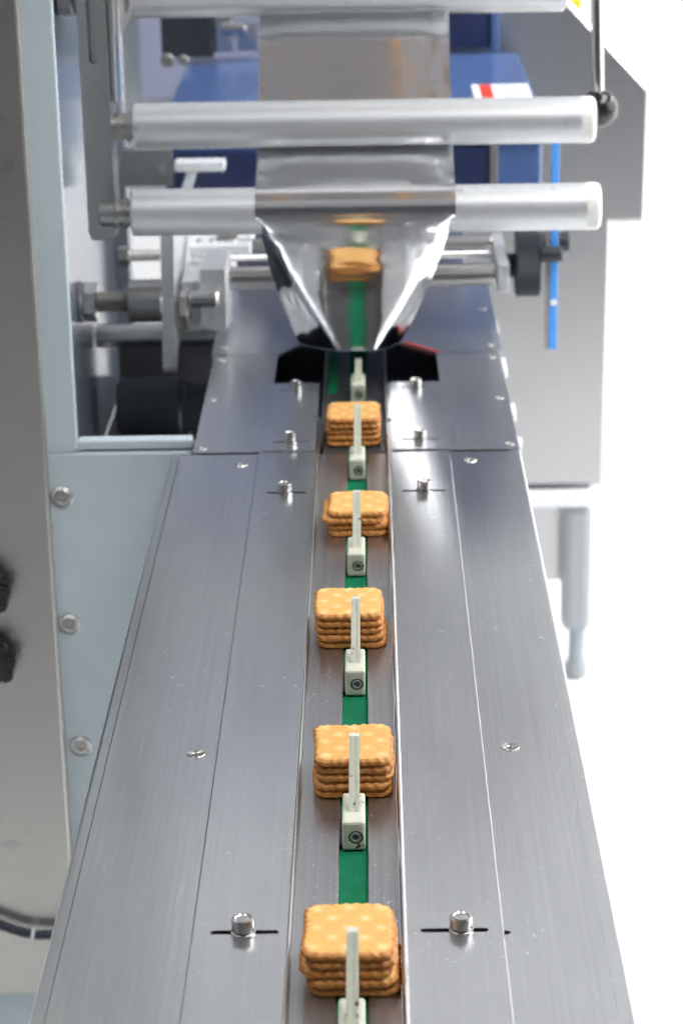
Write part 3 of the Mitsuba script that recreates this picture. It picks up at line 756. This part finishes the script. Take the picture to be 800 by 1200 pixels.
# upper back units on the housing
put(PM + '__control_tower', rbox(0.060, 0.1560, 3.040, 3.09, 0.195, 0.60, .002), 'navy_paint')
put(PM + '__tower_edge', rbox(0.1570, 0.1680, 3.035, 3.09, 0.190, 0.60, .002), 'blue_paint')
put(PM + '__tower_ledge', rbox(0.040, 0.1400, 3.02, 3.039, 0.2600, 0.270, .002), 'white_paint')
put(PM + '__actuator', rbox(-0.262, -0.1955, 2.96, 3.04, 0.200, 0.256, .003), 'rubber_black')
put(PM + '__actuator_foot', cat(rod((-0.255, 2.955, 0.197), (-0.255, 3.0, 0.197), 0.009), rod((-0.235, 2.955, 0.197), (-0.235, 3.0, 0.197), 0.007)), 'dull_steel', 35)
put(PM + '__actuator_fitting', cat(rbox(-0.1945, -0.172, 2.97, 3.0, 0.2050, 0.2550, .002), rod((-0.185, 2.965, 0.235), (-0.155, 2.965, 0.235), 0.008), rbox(-0.168, -0.140, 2.98, 3.01, 0.205, 0.236, .002)), 'bright_steel', 35)
put(PM + '__back_plate', rbox(-0.32, 0.06, 3.26, 3.28, 0.10, 0.95, .002), 'lavender_paint')
# base under the film and interior on the left, shade put into its dark colour
put(PM + '__interior_floor', rbox(-0.303, -0.1660, YF + .052, 2.75, -0.165, -0.155, .001), 'recess_shade')
put(PM + '__interior_back', rbox(-0.290, -0.1665, 2.555, 2.575, -0.154, -0.050, .001), 'recess_shade')
put(PM + '__gold_strip', rbox(-0.290, -0.1668, 2.548, 2.554, -0.0510, -0.0475, .0005), 'acrylic_brown')

# cross bar
put('cross_bar', rod((-0.303, 2.470, -0.0290), (-0.1655, 2.470, -0.0290), 0.0130, .001, 48), 'bright_steel', 40)
labels['cross_bar'] = {'label': 'thick polished round bar running crosswise above the black motor', 'category': 'bar'}

# motor
DM = 'drive_motor'
labels[DM] = {'label': 'black cylindrical motor lying behind the frame opening at left', 'category': 'motor'}
put(DM + '__body', lathe([(0, 0), (0.031, 0), (0.0335, 0.0025), (0.0335, 0.068), (0.0315, 0.0705), (0.0315, 0.0770), (0, 0.0770)], (-0.2790, 2.440, -0.1030), (1, 0, 0), 64), 'motor_paint', 35)
put(DM + '__neck', rod((-0.2020, 2.440, -0.103), (-0.166, 2.440, -0.103), 0.0275, .001, 48), 'motor_paint', 35)
put(DM + '__bolt', cat(rod((-0.1745, 2.41, -0.082), (-0.167, 2.41, -0.082), 0.0042, .0008, 16)), 'bright_steel', 35)
put(DM + '__bolt', cat(rod((-0.1745, 2.41, -0.115), (-0.167, 2.41, -0.115), 0.0042, .0008, 16)), 'bright_steel', 35)

# cable
def tube(pts, r, n=14, m=60):
    P = np.array(pts, float)
    from scipy.interpolate import CubicSpline
    cs = CubicSpline(np.linspace(0, 1, len(P)), P)
    t = np.linspace(0, 1, m)
    q, d = cs(t), cs(t, 1)
    d /= np.linalg.norm(d, axis=1)[:, None]
    a = np.cross(d, [0, 1, 0.01]); a /= np.linalg.norm(a, axis=1)[:, None]
    b = np.cross(d, a)
    th = np.arange(n) * 2 * np.pi / n
    v = (q[:, None] + r * (np.cos(th)[None, :, None] * a[:, None] + np.sin(th)[None, :, None] * b[:, None])).reshape(-1, 3)
    f = []
    for k in range(m - 1):
        for i in range(n):
            j = (i + 1) % n
            f.append([k * n + i, k * n + j, (k + 1) * n + j, (k + 1) * n + i])
    return v, np.array(f)
put('power_cable__sheath', tube([(-0.43, 1.975, -0.420), (-0.395, 1.975, -0.4600), (-0.3674, 1.975, -0.4790), (-0.3433, 1.975, -0.4890), (-0.3186, 1.975, -0.4915), (-0.27, 1.98, -0.4890), (-0.21, 1.985, -0.480)], 0.0047), 'rubber_black', True)
put('power_cable__cable_tie', rod((-0.3362, 1.975, -0.4902), (-0.3335, 1.975, -0.4907), 0.0054, .0004, 24), 'white_paint', 35)
labels['power_cable'] = {'label': 'black cable with a white tie curving across the steel cover', 'category': 'cable'}

# ball lever
put('ball_lever__rod', rod((0.2100, 2.262, 0.60), (0.2205, 2.250, 0.258), 0.0058, .0008, 32), 'bright_steel', 40)
s = trimesh.creation.icosphere(4, 0.0182); s.apply_translation([0.2212, 2.2500, 0.2510])
put('ball_lever__ball', s, 'ball_black', True)
labels['ball_lever'] = {'label': 'steel lever rod ending in a glossy black ball beside the upper roller end', 'category': 'lever'}

# ---------------------------------------------------------------- film width adjuster
FA = 'width_adjuster'
labels[FA] = {'label': 'adjusting unit of steel rods with a black knurled handwheel behind the film', 'category': 'adjuster'}
# hanging plate on the left: tapering to the bottom
bp = sg.Polygon([(2.332, 0.128), (2.332, -0.0270), (2.337, -0.0325), (2.350, -0.0325), (2.52, 0.055), (2.52, 0.105)])
hpm = trimesh.creation.extrude_polygon(bp, 0.0135)
v = np.array(hpm.vertices)
hpm.vertices = np.column_stack([-0.2190 + v[:, 2] + 0.045 * (v[:, 1] + 0.03) * 0.5, v[:, 0], v[:, 1]])
hpm.fix_normals()
put(FA + '__hanging_plate', hpm, 'satin_aluminium')
put(FA + '__spacer', rod((-0.2525, 2.352, 0.0400), (-0.2170, 2.352, 0.0400), 0.0225, .001, 48), 'dull_steel', 40)
put(FA + '__threaded_stud', thread((-0.304, 2.352, 0.0395), (-0.252, 2.352, 0.0395), 0.0112, .0022), 'dull_steel', 35)
put(FA + '__nut', hexa((-0.300, 2.352, 0.0395), (1, 0, 0), 0.036, 0.0145, .0012, 0.35), 'bright_steel')
put(FA + '__washer', rod((-0.3045, 2.352, 0.0395), (-0.3003, 2.352, 0.0395), 0.0215, .0005), 'dull_steel', 35)
put(FA + '__nut', hexa((-0.2000, 2.352, 0.0300), (1, 0, 0), 0.036, 0.0090, .001, 0.1), 'dull_steel')
put(FA + '__upper_stud', cat(hexa((-0.2560, 2.30, 0.1005), (1, 0, 0), 0.018, 0.012, .001, .2), thread((-0.245, 2.30, 0.1005), (-0.214, 2.30, 0.1005), 0.006)), 'dull_steel', 30)
put(FA + '__inner_block', rbox(-0.1995, -0.1805, 2.372, 2.46, 0.0000, 0.0560, .002), 'satin_aluminium')
put(FA + '__front_block', rbox(-0.1792, -0.1510, 2.352, 2.44, 0.0080, 0.0735, .002), 'satin_aluminium')
put(FA + '__cap_screw', cat(rod((-0.1885, 2.338, 0.0445), (-0.1590, 2.338, 0.0445), 0.0085, .0015, 32)), 'bright_steel', 40)
put(FA + '__top_plate', rbox(-0.1960, -0.1300, 2.445, 2.62, 0.0600, 0.0760, .0015), 'white_paint')
for x, y in ((-0.186, 2.462), (-0.172, 2.463), (-0.150, 2.464)):
    put(FA + '__plate_screw', lathe([(0, 0), (0.004, 0), (0.0042, 0.001), (0.0035, 0.003), (0, 0.003)], (x, y, 0.0760), (0, 0, 1), 18), 'bright_steel', 35)
put(FA + '__rod_bushing', rod((-0.168, 2.475, 0.0865 - .010), (-0.1435, 2.475, 0.0765), 0.0095, .001), 'dull_steel', 40)
put(FA + '__guide_rod', rod((-0.146, 2.470, 0.0700), (0.1300, 2.470, 0.0700), 0.0072, .001), 'bright_steel', 40)
put(FA + '__lead_screw', thread((-0.150, 2.430, 0.0660), (0.1300, 2.430, 0.0660), 0.0040, .0012), 'bright_steel', 35)
put(FA + '__guide_rod', rod((-0.152, 2.395, 0.0525), (0.1300, 2.395, 0.0525), 0.0122, .001), 'bright_steel', 40)
put(FA + '__end_plate', rbox(0.1300, 0.1420, 2.352, 2.50, 0.0430, 0.0735, .0012), 'satin_aluminium')
HY, HZ = 2.412, 0.0620
hw = []
nk = 58
prof2 = [(0.032, 0.0), (0.0355, 0.0018), (0.0355, 0.0248), (0.032, 0.0266)]
ring = []
for r_, t_ in prof2:
    a = np.arange(nk * 2) * np.pi / nk
    rr = r_ + (0.0014 * (np.arange(nk * 2) % 2) if r_ > 0.03 else 0)
    ring.append(np.column_stack([np.full(nk * 2, 0.1515 + t_), HY + rr * np.cos(a), HZ + rr * np.sin(a)]))
vv = np.vstack(ring + [np.array([[0.1515, HY, HZ], [0.1515 + .0266, HY, HZ]])])
ff = []
m2 = nk * 2
for k_ in range(3):
    for i in range(m2):
        j = (i + 1) % m2
        ff += [[k_ * m2 + i, k_ * m2 + j, (k_ + 1) * m2 + j], [k_ * m2 + i, (k_ + 1) * m2 + j, (k_ + 1) * m2 + i]]
for i in range(m2):
    j = (i + 1) % m2
    ff += [[4 * m2, j, i], [4 * m2 + 1, 3 * m2 + i, 3 * m2 + j]]
wheel = trimesh.Trimesh(vv, ff, process=False); wheel.fix_normals()
hk = put(FA + '__handwheel', wheel, 'motor_paint')
labels[hk] = {'label': 'black knurled handwheel'}
scene[hk + '__hub'] = mikit.ply(rod((0.1422, HY, HZ - .004), (0.1512, HY, HZ - .004), 0.0130), 'matt_black', 35)
scene[hk + '__handle'] = mikit.ply(cat(rod((0.1762, HY - .030, HZ + .0145), (0.1985, HY - .030, HZ + .0145), 0.0082, .0012)), 'rubber_black', 35)
scene[hk + '__handle_001'] = mikit.ply(cat(rod((0.1762, HY + .046, HZ + .0100), (0.2125, HY + .046, HZ + .0100), 0.0105, .0012)), 'rubber_black', 35)

# guard pane seen edge on
put('guard_pane__pane', rbox(0.1825, 0.1868, 2.395, 2.402, -0.030, 0.215, .0005), 'acrylic_brown')
put('guard_pane__blue_edge', rbox(0.1870, 0.1955, 2.394, 2.404, -0.030, 0.215, .0008), 'acrylic_blue')
put('guard_pane__clip', rod((0.1912, 2.392, 0.0215), (0.1912, 2.396, 0.0215), 0.0035, .0005, 16), 'nylon_white', 35)
labels['guard_pane'] = {'label': 'narrow upright guard with a bright blue edge right of the handwheel', 'category': 'guard'}

# orange strips added overhead, out of frame, for golden streaks in the upper film
for i, (x, w) in enumerate(((-0.132, 0.003), (0.048, 0.007), (0.116, 0.0028))):
    k = 'added_strip' + (f'_{i:03d}' if i else '')
    scene[k] = mikit.ply(rbox(x - w, x + w, 1.3, 2.35, 1.30, 1.33, .003), 'ochre_paint')
    labels[k] = {'label': f'orange strip added overhead out of frame for streaks in the film, {["left", "middle", "right"][i]} of the three', 'category': 'beam', 'group': 'added orange strips'}
scene['added_blocker'] = mikit.ply(rbox(-0.55, 0.55, 1.45, 2.45, 1.42, 1.46, .004), 'blocker_grey')  # added plate, darkens the film reflections and blocks some softbox light
labels['added_blocker'] = {'label': 'grey plate added out of frame above the film to darken its reflections', 'category': 'gantry'}

# crumbs on the channel floor and beside it
r = np.random.default_rng(31)
cr = []
for i in range(90):
    side = i % 3
    x = r.uniform(-0.047, -0.025) if side == 0 else r.uniform(-0.005, 0.010) if side == 1 else r.choice([r.uniform(-0.098, -0.053), r.uniform(0.017, 0.063)])
    z = -0.0100 if side < 2 else 0.0006
    q = r.uniform(0.00018, 0.00045)
    m = trimesh.creation.icosphere(0, q)
    m.vertices = np.array(m.vertices) * r.uniform(.6, 1.3, (len(m.vertices), 1)) + [x, r.uniform(1.0, 1.94), z + q * .5]
    cr.append(m)
scene['biscuit_crumbs'] = mikit.ply(cat(*cr), 'crumb')
labels['biscuit_crumbs'] = {'label': 'tiny pale biscuit crumbs scattered along the channel', 'category': 'crumbs', 'kind': 'stuff'}
